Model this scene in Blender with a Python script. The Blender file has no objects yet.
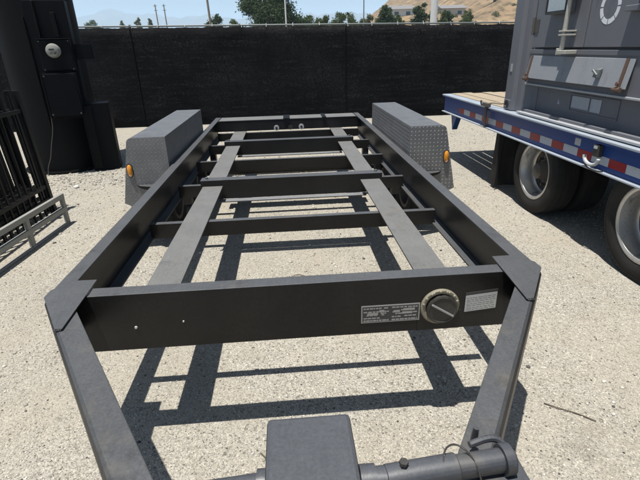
import bpy, bmesh, math, random
import numpy as np
from mathutils import Vector, Matrix
random.seed(7); rng = np.random.default_rng(7)
S = bpy.context.scene; COL = S.collection
R = math.radians

# ------------------------------------------------------------------ camera
cam = bpy.data.cameras.new('camera'); cam_o = bpy.data.objects.new('camera', cam); COL.objects.link(cam_o)
cam.sensor_width = 36; cam.lens = 36 * 450 / 640; cam.clip_start = .05; cam.clip_end = 20000
p, y, r = .4054, .0650, .0297
fw = Vector((math.sin(y)*math.cos(p), math.cos(y)*math.cos(p), -math.sin(p)))
rt = Vector((math.cos(y), -math.sin(y), 0)); up = rt.cross(fw)
rt2 = rt*math.cos(r) - up*math.sin(r); up2 = rt*math.sin(r) + up*math.cos(r)
M = Matrix((rt2, up2, -fw)).transposed().to_4x4(); M.translation = (-.0223, -1.6365, 1.67)
cam_o.matrix_world = M; S.camera = cam_o

# ------------------------------------------------------------------ sky, sun, exposure
SX, SY = .150, .140            # how far a shadow runs for each metre of height
elev = math.atan(1/math.hypot(SX, SY))
W = bpy.data.worlds.new('World'); S.world = W; W.use_nodes = True
nt = W.node_tree; bg = nt.nodes['Background']; sky = nt.nodes.new('ShaderNodeTexSky')
sky.sky_type = 'NISHITA'; sky.sun_disc = False; sky.sun_elevation = elev
sky.sun_rotation = math.atan2(-SX, -SY) % (2*math.pi); sky.altitude = 50; sky.air_density = 1.0; sky.dust_density = 1.0; sky.ozone_density = 1.0
nt.links.new(sky.outputs[0], bg.inputs[0]); bg.inputs[1].default_value = .05
sl = bpy.data.lights.new('sun', 'SUN'); sl.energy = 5.0; sl.angle = R(.53); sl.color = (1, .965, .91)
so = bpy.data.objects.new('sun', sl); COL.objects.link(so)
so.rotation_euler = Vector((SX, SY, -1)).to_track_quat('-Z', 'Y').to_euler(); so.location = (-3, -3, 20)
S.view_settings.view_transform = 'Standard'; S.view_settings.look = 'None'
S.view_settings.exposure = .7; S.view_settings.gamma = 1; S.view_settings.use_curve_mapping = False
S.cycles.max_bounces = 5; S.cycles.diffuse_bounces = 2; S.cycles.volume_bounces = 2

# ------------------------------------------------------------------ materials
def nodes(name):
    m = bpy.data.materials.new(name); m.use_nodes = True
    return m, m.node_tree, m.node_tree.nodes['Principled BSDF']
def N(t, kind, **kw):
    n = t.nodes.new(kind)
    for k, v in kw.items(): setattr(n, k, v)
    return n
def inp(t, sock, v):
    if isinstance(v, bpy.types.NodeSocket): t.links.new(v, sock)
    elif isinstance(v, (tuple, list)) and len(v) == 3 and sock.type == 'RGBA': sock.default_value = (*v, 1)
    else: sock.default_value = v
def mth(t, op, a, b=0., c=0.):
    n = N(t, 'ShaderNodeMath', operation=op)
    inp(t, n.inputs[0], a); inp(t, n.inputs[1], b); inp(t, n.inputs[2], c)
    return n.outputs[0]
def mixc(t, fac, a, b, blend='MIX'):
    n = N(t, 'ShaderNodeMix', data_type='RGBA', blend_type=blend)
    inp(t, n.inputs[0], fac); inp(t, n.inputs[6], a); inp(t, n.inputs[7], b)
    return n.outputs[2]
def coords(t, scale=(1, 1, 1), which='Object'):
    tc = N(t, 'ShaderNodeTexCoord'); mp = N(t, 'ShaderNodeMapping'); mp.inputs['Scale'].default_value = scale
    t.links.new(tc.outputs[which], mp.inputs[0]); return mp.outputs[0]
def noise(t, vec, scale, detail=4, rough=.55, out='Fac'):
    n = N(t, 'ShaderNodeTexNoise'); t.links.new(vec, n.inputs['Vector'])
    n.inputs['Scale'].default_value = scale; n.inputs['Detail'].default_value = detail; n.inputs['Roughness'].default_value = rough
    return n.outputs[out]
def ramp(t, fac, stops):
    n = N(t, 'ShaderNodeValToRGB'); t.links.new(fac, n.inputs[0]); e = n.color_ramp.elements
    while len(e) < len(stops): e.new(.5)
    for k, (pos, c) in zip(e, stops):
        k.position = pos; k.color = (*c, 1) if isinstance(c, tuple) else (c, c, c, 1)
    return n.outputs[0]
def bump(t, b, h, strength, dist=.01):
    n = N(t, 'ShaderNodeBump'); n.inputs['Strength'].default_value = strength; n.inputs['Distance'].default_value = dist
    t.links.new(h, n.inputs['Height']); t.links.new(n.outputs[0], b.inputs['Normal'])

def paint(name, col, rough=.45, wear=.25, wearcol=(.16, .15, .135), metal=0., sc=1., bstr=.08, spec=.5, stain=None, dust=None):
    m, t, b = nodes(name); v = coords(t)
    big = noise(t, v, 3.2*sc, 6, .6); fine = noise(t, v, 55*sc, 5, .65); spk = noise(t, v, 210*sc, 2, .5)
    f1 = mth(t, 'MULTIPLY', ramp(t, big, [(.38, 0.), (.68, 1.)]), ramp(t, fine, [(.35, .15), (.7, 1.)]))
    c = mixc(t, mth(t, 'MULTIPLY', f1, wear), col, wearcol)
    c = mixc(t, mth(t, 'MULTIPLY', ramp(t, spk, [(.68, 0.), (.74, 1.)]), min(1, wear*1.5)), c, tuple(min(1, x*1.5+.02) for x in wearcol))
    if stain:
        st = noise(t, coords(t, (1, 1, .35)), 6, 6, .7)
        c = mixc(t, ramp(t, st, [(.56, 0.), (.70, 1.)]), c, stain)
    if dust:      # dust and chalked paint lying on the faces that look up
        ge = N(t, 'ShaderNodeNewGeometry'); sx = N(t, 'ShaderNodeSeparateXYZ'); t.links.new(ge.outputs['True Normal'], sx.inputs[0])
        up_ = ramp(t, sx.outputs[2], [(.35, 0.), (.95, 1.)]); pat = mth(t, 'MULTIPLY', ramp(t, noise(t, v, 14*sc, 10, .78), [(.30, .80), (.62, 1.)]), ramp(t, noise(t, coords(t, (3, .25, 1)), 34*sc, 6, .7), [(.3, .86), (.6, 1.)]))
        dc = mixc(t, ramp(t, big, [(.35, 0.), (.7, 1.)]), dust, tuple(x*1.18 for x in dust)); dc = mixc(t, .55, dc, mixc(t, 1., dc, ramp(t, noise(t, v, 120*sc, 8, .75), [(.32, .6), (.68, 1.4)]), 'MULTIPLY'))
        dc = mixc(t, ramp(t, noise(t, v, 2.6, 9, .72), [(.55, 0.), (.68, .5)]), dc, (.135, .118, .092))
        dc = mixc(t, ramp(t, noise(t, v, 5.5, 10, .8), [(.56, 0.), (.64, .45)]), dc, tuple(x*.45 for x in dust))
        c = mixc(t, mth(t, 'MULTIPLY', up_, pat), c, dc)
    inp(t, b.inputs['Base Color'], c); b.inputs['Metallic'].default_value = metal
    b.inputs['Specular IOR Level'].default_value = spec
    inp(t, b.inputs['Roughness'], mth(t, 'MULTIPLY_ADD', fine, .25, rough-.1))
    bump(t, b, fine, bstr, .004); return m
def flat(name, col, rough=.6, metal=0.):
    return paint(name, col, rough, wear=.18, wearcol=tuple(x*.6+.02 for x in col), metal=metal, bstr=.04)

def gravel_mat():
    m, t, b = nodes('gravel'); v = coords(t)
    big = noise(t, v, .55, 5, .6); mid = noise(t, v, 4.5, 6, .65); pat = noise(t, v, .8, 8, .68)
    dusty = ramp(t, pat, [(.44, 0.), (.60, 1.)])
    base = mixc(t, ramp(t, big, [(.35, 0.), (.68, 1.)]), (.350, .327, .278), (.318, .300, .258))
    base = mixc(t, mth(t, 'MULTIPLY', ramp(t, mid, [(.42, 0.), (.72, 1.)]), .45), base, (.265, .238, .19))
    base = mixc(t, mth(t, 'MULTIPLY', dusty, .6), base, (.33, .297, .238))
    v1 = N(t, 'ShaderNodeTexVoronoi'); t.links.new(v, v1.inputs['Vector']); v1.inputs['Scale'].default_value = 185
    v2 = N(t, 'ShaderNodeTexVoronoi'); t.links.new(v, v2.inputs['Vector']); v2.inputs['Scale'].default_value = 88
    rnd = N(t, 'ShaderNodeSeparateColor'); t.links.new(v1.outputs['Color'], rnd.inputs[0])
    rnd2 = N(t, 'ShaderNodeSeparateColor'); t.links.new(v2.outputs['Color'], rnd2.inputs[0])
    amt = mth(t, 'MULTIPLY_ADD', dusty, -.45, .95)
    g = ramp(t, rnd.outputs[0], [(0., .24), (.08, .64), (.4, .94), (.85, 1.10), (1., 1.5)])
    c = mixc(t, amt, base, mixc(t, 1., base, g, 'MULTIPLY'))
    g2 = ramp(t, rnd2.outputs[1], [(0., .40), (.06, .86), (.5, 1.), (.94, 1.08), (1., 1.3)])
    c = mixc(t, amt, c, mixc(t, 1., c, g2, 'MULTIPLY'))
    fine = noise(t, v, 420, 3, .6)
    c = mixc(t, .35, c, mixc(t, 1., c, ramp(t, fine, [(.3, .5), (.7, 1.45)]), 'MULTIPLY'))
    oil = mth(t, 'MULTIPLY', ramp(t, noise(t, v, 1.15, 7, .6), [(.66, 0.), (.73, 1.)]), .45); c = mixc(t, oil, c, (.16, .145, .12))
    inp(t, b.inputs['Base Color'], c); b.inputs['Roughness'].default_value = .95; b.inputs['Specular IOR Level'].default_value = .12
    h = mth(t, 'ADD', mth(t, 'MULTIPLY', v1.outputs['Distance'], -1.), mth(t, 'MULTIPLY', v2.outputs['Distance'], -1.2))
    h = mth(t, 'ADD', h, mth(t, 'MULTIPLY', mid, 1.4))
    bump(t, b, h, .65, .006); return m
def attr_mat(name, rough=.9, spec=.2):
    m, t, b = nodes(name); a = N(t, 'ShaderNodeAttribute', attribute_name='Col')
    v = coords(t); c = mixc(t, .5, a.outputs['Color'], mixc(t, 1., a.outputs['Color'], ramp(t, noise(t, v, 300, 3), [(.3, .6), (.7, 1.35)]), 'MULTIPLY'))
    inp(t, b.inputs['Base Color'], c); b.inputs['Roughness'].default_value = rough; b.inputs['Specular IOR Level'].default_value = spec; return m
def leaf_mat(name, c0, c1):
    m, t, b = nodes(name); g = N(t, 'ShaderNodeNewGeometry')
    c = mixc(t, ramp(t, g.outputs['Random Per Island'], [(0., 0.), (1., 1.)]), c0, c1)
    inp(t, b.inputs['Base Color'], c); b.inputs['Roughness'].default_value = .7; b.inputs['Specular IOR Level'].default_value = .25
    tr = N(t, 'ShaderNodeBsdfTranslucent'); inp(t, tr.inputs[0], c); mx = N(t, 'ShaderNodeMixShader'); mx.inputs[0].default_value = .25
    out = t.nodes['Material Output']; t.links.new(b.outputs[0], mx.inputs[1]); t.links.new(tr.outputs[0], mx.inputs[2]); t.links.new(mx.outputs[0], out.inputs[0]); return m
def diamond_mat(name, plane):
    # raised lozenges of chequer plate; plane picks the two object axes that run over the sheet
    m, t, b = nodes(name); v = coords(t); sp = N(t, 'ShaderNodeSeparateXYZ'); t.links.new(v, sp.inputs[0])
    k = 1/.034
    a = mth(t, 'MULTIPLY', sp.outputs[plane[0]], k); c = mth(t, 'MULTIPLY', sp.outputs[plane[1]], k)
    u = mth(t, 'ADD', a, c); w = mth(t, 'SUBTRACT', a, c)
    fu = mth(t, 'SUBTRACT', mth(t, 'FRACT', u), .5); fww = mth(t, 'SUBTRACT', mth(t, 'FRACT', w), .5)
    par = mth(t, 'FLOORED_MODULO', mth(t, 'ADD', mth(t, 'FLOOR', u), mth(t, 'FLOOR', w)), 2.)
    au = mth(t, 'ABSOLUTE', fu); aw = mth(t, 'ABSOLUTE', fww)
    e1 = mth(t, 'ADD', mth(t, 'MULTIPLY', au, .92), mth(t, 'MULTIPLY', aw, 4.0)); e2 = mth(t, 'ADD', mth(t, 'MULTIPLY', au, 4.0), mth(t, 'MULTIPLY', aw, .92))
    e = mth(t, 'ADD', mth(t, 'MULTIPLY', e1, par), mth(t, 'MULTIPLY', e2, mth(t, 'SUBTRACT', 1., par)))
    h = ramp(t, e, [(.25, 1.), (.55, 0.)])
    n1 = noise(t, v, 7, 6, .65); n2 = noise(t, v, 90, 3)
    col = mixc(t, ramp(t, n1, [(.35, 0.), (.7, 1.)]), (.135, .138, .144), (.185, .186, .188))
    col = mixc(t, mth(t, 'MULTIPLY', h, .6), col, (.33, .333, .34))
    inp(t, b.inputs['Base Color'], col); b.inputs['Metallic'].default_value = .45
    inp(t, b.inputs['Roughness'], mth(t, 'MULTIPLY_ADD', n2, .3, .28)); bump(t, b, h, 1., .0045); return m

K = {}
K['gravel'] = gravel_mat(); K['stones'] = attr_mat('stones')
K['black'] = paint('black_trailer_paint', (.0065, .0062, .0060), .40, .7, (.028, .025, .022), bstr=.14, spec=.34, stain=(.012, .011, .0098), dust=(.068, .070, .073))
K['greytop'] = paint('faded_grey_paint', (.05, .052, .056), .55, .6, (.09, .088, .084), bstr=.12, dust=(.16, .165, .17))
K['runner'] = paint('dusty_steel_runner', (.030, .030, .030), .6, .6, (.06, .058, .055), bstr=.14, dust=(.118, .118, .114))
K['housing'] = paint('faded_jack_housing', (.022, .024, .029), .42, .5, (.05, .046, .042), bstr=.12, dust=(.056, .059, .065))
K['diamond_f'] = diamond_mat('chequer_plate_end', (0, 2)); K['diamond_t'] = diamond_mat('chequer_plate_top', (0, 1)); K['diamond_s'] = diamond_mat('chequer_plate_side', (1, 2))
m, t, b = nodes('amber_lens'); inp(t, b.inputs['Base Color'], (.95, .36, .02)); b.inputs['Roughness'].default_value = .15
b.inputs['Transmission Weight'].default_value = .35; b.inputs['Coat Weight'].default_value = .5; K['amber'] = m
K['lens_base'] = flat('lens_base', (.03, .03, .03), .4)
K['galv'] = paint('galvanised_steel', (.13, .145, .145), .5, .5, (.12, .12, .11), metal=.3, bstr=.06)
K['frame_grey'] = paint('grey_primer_tube', (.23, .23, .21), .6, .55, (.14, .13, .11))
K['rust'] = paint('rust', (.085, .042, .026), .85, .9, (.10, .085, .075), bstr=.3)
K['rubber'] = paint('tyre_rubber', (.010, .010, .0105), .75, .7, (.042, .039, .034), bstr=.2, spec=.3, sc=2)
K['rim'] = paint('dirty_steel_rim', (.52, .515, .50), .28, .5, (.26, .23, .19), metal=.65, stain=(.13, .105, .075))
K['hub'] = paint('hub', (.09, .085, .08), .5, .6, (.17, .13, .09), metal=.4)
K['blue'] = paint('navy_blue_paint', (.009, .043, .19), .38, .25, (.022, .05, .12), spec=.5)
K['rub'] = paint('silver_blue_rub_rail', (.33, .37, .42), .45, .5, (.19, .19, .20), metal=.2)
K['red'] = paint('red_reflective_tape', (.27, .010, .014), .35, .6, (.12, .06, .055)); K['white'] = paint('white_reflective_tape', (.42, .44, .47), .35, .6, (.22, .215, .20))
K['cont'] = paint('slate_grey_container_paint', (.122, .125, .139), .5, .45, (.155, .154, .158), bstr=.08, stain=(.092, .095, .112))
K['cont2'] = paint('light_slate_flap_paint', (.21, .222, .242), .55, .6, (.29, .29, .285), stain=(.155, .16, .172))
K['cont_light'] = paint('pale_container_edge', (.33, .34, .355), .5, .5, (.21, .205, .20))
K['placard'] = paint('faded_placard', (.33, .35, .38), .6, .4, (.25, .26, .27))
K['pipe'] = paint('weathered_lock_pipe', (.42, .41, .36), .55, .6, (.24, .21, .16), metal=.2)
K['glass'] = flat('cloudy_plastic_window', (.35, .40, .42), .25)
K['stencil'] = paint('white_stencil_paint', (.66, .67, .69), .6, .5, (.40, .41, .44))
K['wood'] = paint('weathered_plank', (.30, .245, .17), .85, .8, (.17, .135, .095), bstr=.3, sc=1.5)
K['pole'] = paint('black_steel_pole', (.0034, .0034, .0037), .5, .4, (.0075, .0072, .007), spec=.10)
K['box'] = paint('black_cabinet_paint', (.0018, .002, .003), .5, .3, (.006, .006, .006), spec=.10)
K['meter'] = flat('meter_cover', (.22, .22, .20), .2)
K['picket'] = paint('black_picket', (.003, .003, .0032), .5, .4, (.012, .0115, .011), spec=.25)
K['brass'] = paint('corroded_brass', (.19, .17, .12), .6, 1., (.34, .32, .25), metal=.2, stain=(.06, .055, .04))
K['capblack'] = paint('black_plastic_cap', (.020, .0185, .016), .45, .5, (.09, .085, .075))
K['plate'] = paint('brushed_data_plate', (.33, .33, .335), .38, .3, (.22, .22, .22), metal=.5)
K['plateink'] = flat('data_plate_ink', (.035, .035, .037), .5)
K['label_white'] = paint('faded_white_label', (.40, .41, .41), .55, .4, (.30, .31, .30))
K['label_ink'] = flat('label_ink', (.19, .20, .20), .6)
K['bark'] = paint('bark', (.10, .075, .05), .9, .6, (.06, .045, .03), bstr=.5)
K['leaf_dark'] = leaf_mat('dark_leaf', (.022, .042, .014), (.060, .085, .030)); K['leaf_mid'] = leaf_mat('mid_leaf', (.045, .075, .022), (.105, .125, .045))
K['leaf_pale'] = leaf_mat('pale_leaf', (.085, .10, .045), (.16, .165, .085))
K['polewood'] = paint('weathered_pole_wood', (.20, .16, .12), .9, .6, (.12, .095, .07)); K['concrete'] = paint('pale_steel_mast', (.52, .52, .50), .6, .4, (.38, .37, .35))
K['wall'] = paint('cream_stucco', (.50, .45, .38), .9, .3, (.42, .38, .32)); K['roof'] = paint('grey_roof', (.17, .165, .165), .9, .4, (.11, .11, .11))
K['wall2'] = paint('pale_grey_stucco', (.55, .55, .52), .9, .3, (.45, .45, .43)); K['pane'] = flat('window_pane', (.03, .04, .05), .1)
m, t, b = nodes('dry_hillside'); v = coords(t)
c = mixc(t, ramp(t, noise(t, v, .09, 6, .65), [(.38, 0.), (.62, 1.)]), (.27, .19, .105), (.19, .13, .075))
c = mixc(t, ramp(t, noise(t, v, .45, 6, .7), [(.47, 0.), (.60, 1.)]), c, (.085, .068, .038)); inp(t, b.inputs['Base Color'], c); b.inputs['Roughness'].default_value = 1
bump(t, b, noise(t, v, 1.2, 6, .7), .8, .4); K['hill'] = m
m, t, b = nodes('mountain_scrub'); v = coords(t)
inp(t, b.inputs['Base Color'], mixc(t, ramp(t, noise(t, v, .006, 6, .6), [(.35, 0.), (.65, 1.)]), (.11, .095, .06), (.06, .063, .036))); b.inputs['Roughness'].default_value = 1; K['mount'] = m
# black woven privacy screen: horizontal yarn streaks, pale scuffs
m, t, b = nodes('black_woven_screen'); v = coords(t, (1, 1, 14)); v0 = coords(t)
st = noise(t, v, 1.6, 7, .7); sf = noise(t, v0, 26, 6, .75)
f = mth(t, 'MULTIPLY', ramp(t, st, [(.48, 0.), (.72, 1.)]), ramp(t, sf, [(.46, 0.), (.66, 1.)]))
inp(t, b.inputs['Base Color'], mixc(t, mth(t, 'MULTIPLY', ramp(t, noise(t, coords(t, (1, 1, 1.6)), .9, 5, .6), [(.42, 0.), (.66, 1.)]), .3), mixc(t, f, (.0035, .0035, .0042), (.052, .050, .048)), mixc(t, ramp(t, sf, [(.40, 0.), (.62, 1.)]), (.004, .004, .0045), (.045, .044, .043)))); b.inputs['Roughness'].default_value = .85; b.inputs['Specular IOR Level'].default_value = .08
bump(t, b, noise(t, v, 8, 4), .5, .01); K['screen'] = m

# ------------------------------------------------------------------ builders
def box(bm, x0, x1, y0, y1, z0, z1):
    v = [bm.verts.new((x, yy, z)) for z in (z0, z1) for yy in (y0, y1) for x in (x0, x1)]
    for f in ((0, 2, 3, 1), (4, 5, 7, 6), (0, 1, 5, 4), (2, 6, 7, 3), (0, 4, 6, 2), (1, 3, 7, 5)): bm.faces.new([v[i] for i in f])
def prism(bm, pts, vec):
    vec = Vector(vec); a = [bm.verts.new(q) for q in pts]; c = [bm.verts.new(Vector(q)+vec) for q in pts]; n = len(pts)
    bm.faces.new(a); bm.faces.new(c[::-1])
    for i in range(n): bm.faces.new((a[i], c[i], c[(i+1) % n], a[(i+1) % n]))
def tube(bm, p0, p1, r0, r1=None, seg=16, cap=True):
    p0, p1 = Vector(p0), Vector(p1); r1 = r0 if r1 is None else r1; d = (p1-p0).normalized()
    e = d.orthogonal().normalized(); g = d.cross(e)
    A = [bm.verts.new(p0+(e*math.cos(q)+g*math.sin(q))*r0) for q in [2*math.pi*i/seg for i in range(seg)]]
    B = [bm.verts.new(p1+(e*math.cos(q)+g*math.sin(q))*r1) for q in [2*math.pi*i/seg for i in range(seg)]]
    for i in range(seg): bm.faces.new((A[i], A[(i+1) % seg], B[(i+1) % seg], B[i]))
    if cap: bm.faces.new(A[::-1]); bm.faces.new(B)
def path(bm, pts, r, seg=8):
    pts = [Vector(q) for q in pts]
    for _ in range(2 if len(pts) > 2 else 0):      # round the corners off
        pts = [pts[0]]+[q for a, c in zip(pts, pts[1:]) for q in (a*.75+c*.25, a*.25+c*.75)]+[pts[-1]]
    for a, c in zip(pts, pts[1:]): tube(bm, a, c, r, seg=seg)
def lathe(bm, prof, c, axis='X', seg=40):
    # prof: (along axis, radius)
    rings = []
    for s, rad in prof:
        ring = []
        for i in range(seg):
            q = 2*math.pi*i/seg; u, w = rad*math.cos(q), rad*math.sin(q)
            o = {'X': (s, u, w), 'Y': (u, s, w), 'Z': (u, w, s)}[axis]
            ring.append(bm.verts.new(Vector(c)+Vector(o)))
        rings.append(ring)
    for A, B in zip(rings, rings[1:]):
        for i in range(seg): bm.faces.new((A[i], A[(i+1) % seg], B[(i+1) % seg], B[i]))
    return rings
def mesh(name, bm, mat, smooth=False):
    bmesh.ops.recalc_face_normals(bm, faces=bm.faces[:])
    me = bpy.data.meshes.new(name); bm.to_mesh(me); bm.free(); me.materials.append(K[mat] if isinstance(mat, str) else mat)
    if smooth:
        for q in me.polygons: q.use_smooth = True
        me.set_sharp_from_angle(angle=R(38))
    return me
def wloc(o):
    v = Vector(o.location)
    while o.parent: o = o.parent; v += Vector(o.location)
    return v
def link(name, me, parent=None, loc=(0, 0, 0), rot=None, bevel=0.):
    # loc is a world position; parents are never rotated
    o = bpy.data.objects.new(name, me); COL.objects.link(o)
    if parent: o.parent = parent; o.location = Vector(loc)-wloc(parent)
    else: o.location = loc
    if rot: o.rotation_euler = rot
    if bevel:
        md = o.modifiers.new('bevel', 'BEVEL'); md.width = bevel; md.segments = 2; md.limit_method = 'ANGLE'; md.angle_limit = R(50)
    return o
def part(name, bm, mat, parent, smooth=False, bevel=0., label=None):
    o = link(name, mesh(name, bm, mat, smooth), parent, bevel=bevel)
    if label: o['label'] = label
    return o
def thing(name, label, cat, loc, group=None):
    o = bpy.data.objects.new(name, None); COL.objects.link(o); o.location = loc; o.empty_display_size = .2
    o['label'] = label; o['category'] = cat
    if group: o['group'] = group
    return o
def B(*a):
    bm = bmesh.new()
    if a: box(bm, *a)
    return bm

# ------------------------------------------------------------------ ground
bm = bmesh.new(); ext = 6200
xs = [-ext, -40, -6, 6, 40, ext]; ys = [-ext, -40, -4, 9, 40, ext]
vv = [[bm.verts.new((x, q, 0)) for x in xs] for q in ys]
for j in range(5):
    for i in range(5): bm.faces.new((vv[j][i], vv[j][i+1], vv[j+1][i+1], vv[j+1][i]))
g = link('ground', mesh('ground', bm, 'gravel')); g['kind'] = 'structure'
# loose stones on the compacted gravel
def stones(n):
    ph = (1+5**.5)/2
    tv = np.array([(-1, ph, 0), (1, ph, 0), (-1, -ph, 0), (1, -ph, 0), (0, -1, ph), (0, 1, ph), (0, -1, -ph), (0, 1, -ph), (ph, 0, -1), (ph, 0, 1), (-ph, 0, -1), (-ph, 0, 1)])/1.902
    tf = np.array([(0, 11, 5), (0, 5, 1), (0, 1, 7), (0, 7, 10), (0, 10, 11), (1, 5, 9), (5, 11, 4), (11, 10, 2), (10, 7, 6), (7, 1, 8), (3, 9, 4), (3, 4, 2), (3, 2, 6), (3, 6, 8), (3, 8, 9), (4, 9, 5), (2, 4, 11), (6, 2, 10), (8, 6, 7), (9, 8, 1)])
    d = .9+9.5*rng.random(n)**1.55; a = (rng.random(n)-.5)*1.75
    px = -.02+d*np.sin(a)*1.05; py = -1.64+d*np.cos(a)
    s = (.0016+.0032*rng.random(n)**2.4)*(.75+.20*d); big = rng.random(n) < .022; s[big] *= 2.2; s[rng.random(n) < .0025] *= 3.
    k = int(n*.025); px[:k] = rng.uniform(-4.4, -2.2, k); py[:k] = 5.0+.35*rng.normal(size=k)+.1*px[:k]*0; s[:k] *= 1.9
    v = tv[None]*(1+.32*(rng.random((n, 12, 1))-.5))*s[:, None, None]*np.stack([.8+.5*rng.random(n), .8+.5*rng.random(n), .5+.3*rng.random(n)], 1)[:, None]
    q = rng.random(n)*6.283; cq, sq = np.cos(q)[:, None], np.sin(q)[:, None]
    X = v[..., 0]*cq-v[..., 1]*sq+px[:, None]; Y = v[..., 0]*sq+v[..., 1]*cq+py[:, None]; Z = v[..., 2]+(s*.22)[:, None]
    V = np.stack([X, Y, Z], -1).reshape(-1, 3); F = (tf[None]+12*np.arange(n)[:, None, None]).reshape(-1)
    me = bpy.data.meshes.new('gravel_stones'); me.vertices.add(len(V)); me.vertices.foreach_set('co', V.ravel())
    me.loops.add(len(F)); me.loops.foreach_set('vertex_index', F); me.polygons.add(len(F)//3)
    me.polygons.foreach_set('loop_start', np.arange(0, len(F), 3)); me.update(calc_edges=True)
    pal = np.array([(.355, .33, .28), (.40, .38, .33), (.285, .265, .222), (.50, .485, .445), (.19, .175, .15), (.07, .067, .062), (.34, .295, .225)])
    c = pal[rng.choice(7, n, p=[.28, .21, .2, .11, .085, .06, .055])]*(.8+.4*rng.random((n, 1)))
    at = me.color_attributes.new('Col', 'FLOAT_COLOR', 'POINT'); cc = np.ones((n, 12, 4)); cc[..., :3] = c[:, None]; at.data.foreach_set('color', cc.ravel())
    me.materials.append(K['stones']); return me
o = link('gravel_stones', stones(75000)); o['kind'] = 'stuff'; o['label'] = 'loose pale gravel stones strewn over the yard'; o['category'] = 'gravel'

# hillside and mountains beyond the fence
def hgt(x, q):
    s = lambda k: max(0, min(1, k))**2*(3-2*max(0, min(1, k)))
    n = .5*math.sin(x*.21+q*.13)+.4*math.sin(x*.47-q*.31)+.3*math.sin(x*.09+q*.4+2)
    return 8.6*s((q-72)/46)*s((x-9)/24)+16*s((x-40)/55)*s((q-62)/40)+14*s((q-150)/150)*s((x-20)/80)+n*s((q-72)/30)*.8*s((x+12)/26)-.35
bm = bmesh.new(); nx, ny = 70, 60
vv = [[bm.verts.new((x, q, hgt(x, q))) for x in np.linspace(-30, 190, nx)] for q in np.linspace(60, 330, ny)]
for j in range(ny-1):
    for i in range(nx-1): bm.faces.new((vv[j][i], vv[j][i+1], vv[j+1][i+1], vv[j+1][i]))
o = link('hillside', mesh('hillside', bm, 'hill', True)); o['kind'] = 'structure'
bm = bmesh.new(); nx = 160
def ridge(x, k): return 230+60*math.exp(-((x+1250)/420)**2)+22*math.exp(-((x-500)/260)**2)+10*math.sin(x*.0083+k)+6*math.sin(x*.023+2*k)+4*math.sin(x*.06)
rows = []
for t_ in np.linspace(0, 1, 14):
    rows.append([bm.verts.new((x, 3100+1500*t_+60*math.sin(x*.004), -.5+ridge(x, 0)*math.sin(min(1, t_/.6)*math.pi/2)**1.3*(1 if t_ < .62 else max(.0, 1-(t_-.6)/.4)**.8)+(12*math.sin(x*.017+9*t_)+8*math.sin(x*.041-14*t_))*math.sin(math.pi*t_))) for x in np.linspace(-4200, 4200, nx)])
for A, Bq in zip(rows, rows[1:]):
    for i in range(nx-1): bm.faces.new((A[i], A[i+1], Bq[i+1], Bq[i]))
o = link('mountains', mesh('mountains', bm, 'mount', True)); o['kind'] = 'structure'

# ------------------------------------------------------------------ the black trailer frame
T = .776; HB = .27; XO, XI = 1.025, .955; LEN = 5.07; ZC = .611
tr = thing('equipment_trailer', 'black steel trailer frame with open bed and chequer plate fenders on gravel', 'trailer', (0, 2.4, 0))
for s in (-1, 1):
    # side rail: inward-facing channel
    bm = bmesh.new(); w = .009; fl = .012
    pts = [(XO, T), (XI, T), (XI, T-fl), (XO-w, T-fl), (XO-w, T-HB+fl), (XI, T-HB+fl), (XI, T-HB), (XO, T-HB)]
    prism(bm, [(s*a, .004, c) for a, c in pts], (0, LEN-.004, 0)); part('side_rail', bm, 'black', tr, bevel=.003)
    # tongue arm
    bm = bmesh.new(); d = Vector((.545, -.87, 0)) if s < 0 else Vector((-.595, -.884, 0)); d.normalize(); Ltot = 1.88
    o0 = Vector((s*XO, .0, 0)); nrm = Vector((-s*d.y*-1, 0, 0))
    inn = Vector((-s*abs(d.y), s*0+abs(d.x)*1.0, 0)); inn = Vector((-s*abs(d.y), abs(d.x), 0)); inn.normalize(); wd = .088 if s < 0 else .078; za, zb = T-.0035, T-.155
    prof = [(-.004, za-.020), (.003, za-.007), (.012, za), (wd, za), (wd, za-.012), (.01, za-.012), (.01, zb+.012), (wd, zb+.012), (wd, zb), (-.004, zb)]
    prism(bm, [tuple(o0+inn*a+Vector((0, 0, c))) for a, c in prof], d*Ltot); part('tongue_arm', bm, 'black', tr, bevel=.003)
    # gusset plate over the corner
    bm = bmesh.new()
    pts = [(1.031, .000), (1.031, .055), (.965, .136), (.866, .134), (.828, -.165), (.862, -.248), (.878, -.256)]
    pts = [(1.0255, .003), (1.0255, .06), (.960, .136), (.866, .134), (.8505, -.2365), (.8785, -.2345)] if s < 0 else [(1.0255, .003), (1.0255, .06), (.960, .136), (.866, .134), (.838, -.2385), (.8672, -.2345)]
    prism(bm, [(s*a, c, T+.0005) for a, c in pts], (0, 0, .0065)); part('gusset_plate', bm, 'black', tr, bevel=.002)
    for wl in ([pts[-1], pts[-2]], [(1.02, .064), (.964, .138)], [(.8645, .072), (.8615, .0)]):
        bm = bmesh.new(); zz = T+.001; rw_ = random.Random(int(100*wl[0][0])+s)
        for (a0, b0), (a1, b1) in zip(wl, wl[1:]):
            n_ = max(2, int(math.hypot(a1-a0, b1-b0)/.007))
            for i_ in range(n_):
                f0 = i_/n_; q0 = Vector((s*(a0+(a1-a0)*f0), b0+(b1-b0)*f0, zz)); r_ = rw_.uniform(.0025, .0038)
                lathe(bm, [(0, r_*1.3), (r_*.5, r_*1.05), (r_*.9, r_*.4), (r_*.95, .0002)], q0, 'Z', 7)
        part('weld_bead', bm, 'black', tr, True)
    # lower corner stiffener
    bm = bmesh.new(); prism(bm, [(s*.93, .012, T-HB), (s*1.01, .012, T-HB), (s*1.01, .012, T-.02), (s*.93, .012, T-.02)], (0, .012, 0)); part('corner_stiffener', bm, 'black', tr)
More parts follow.
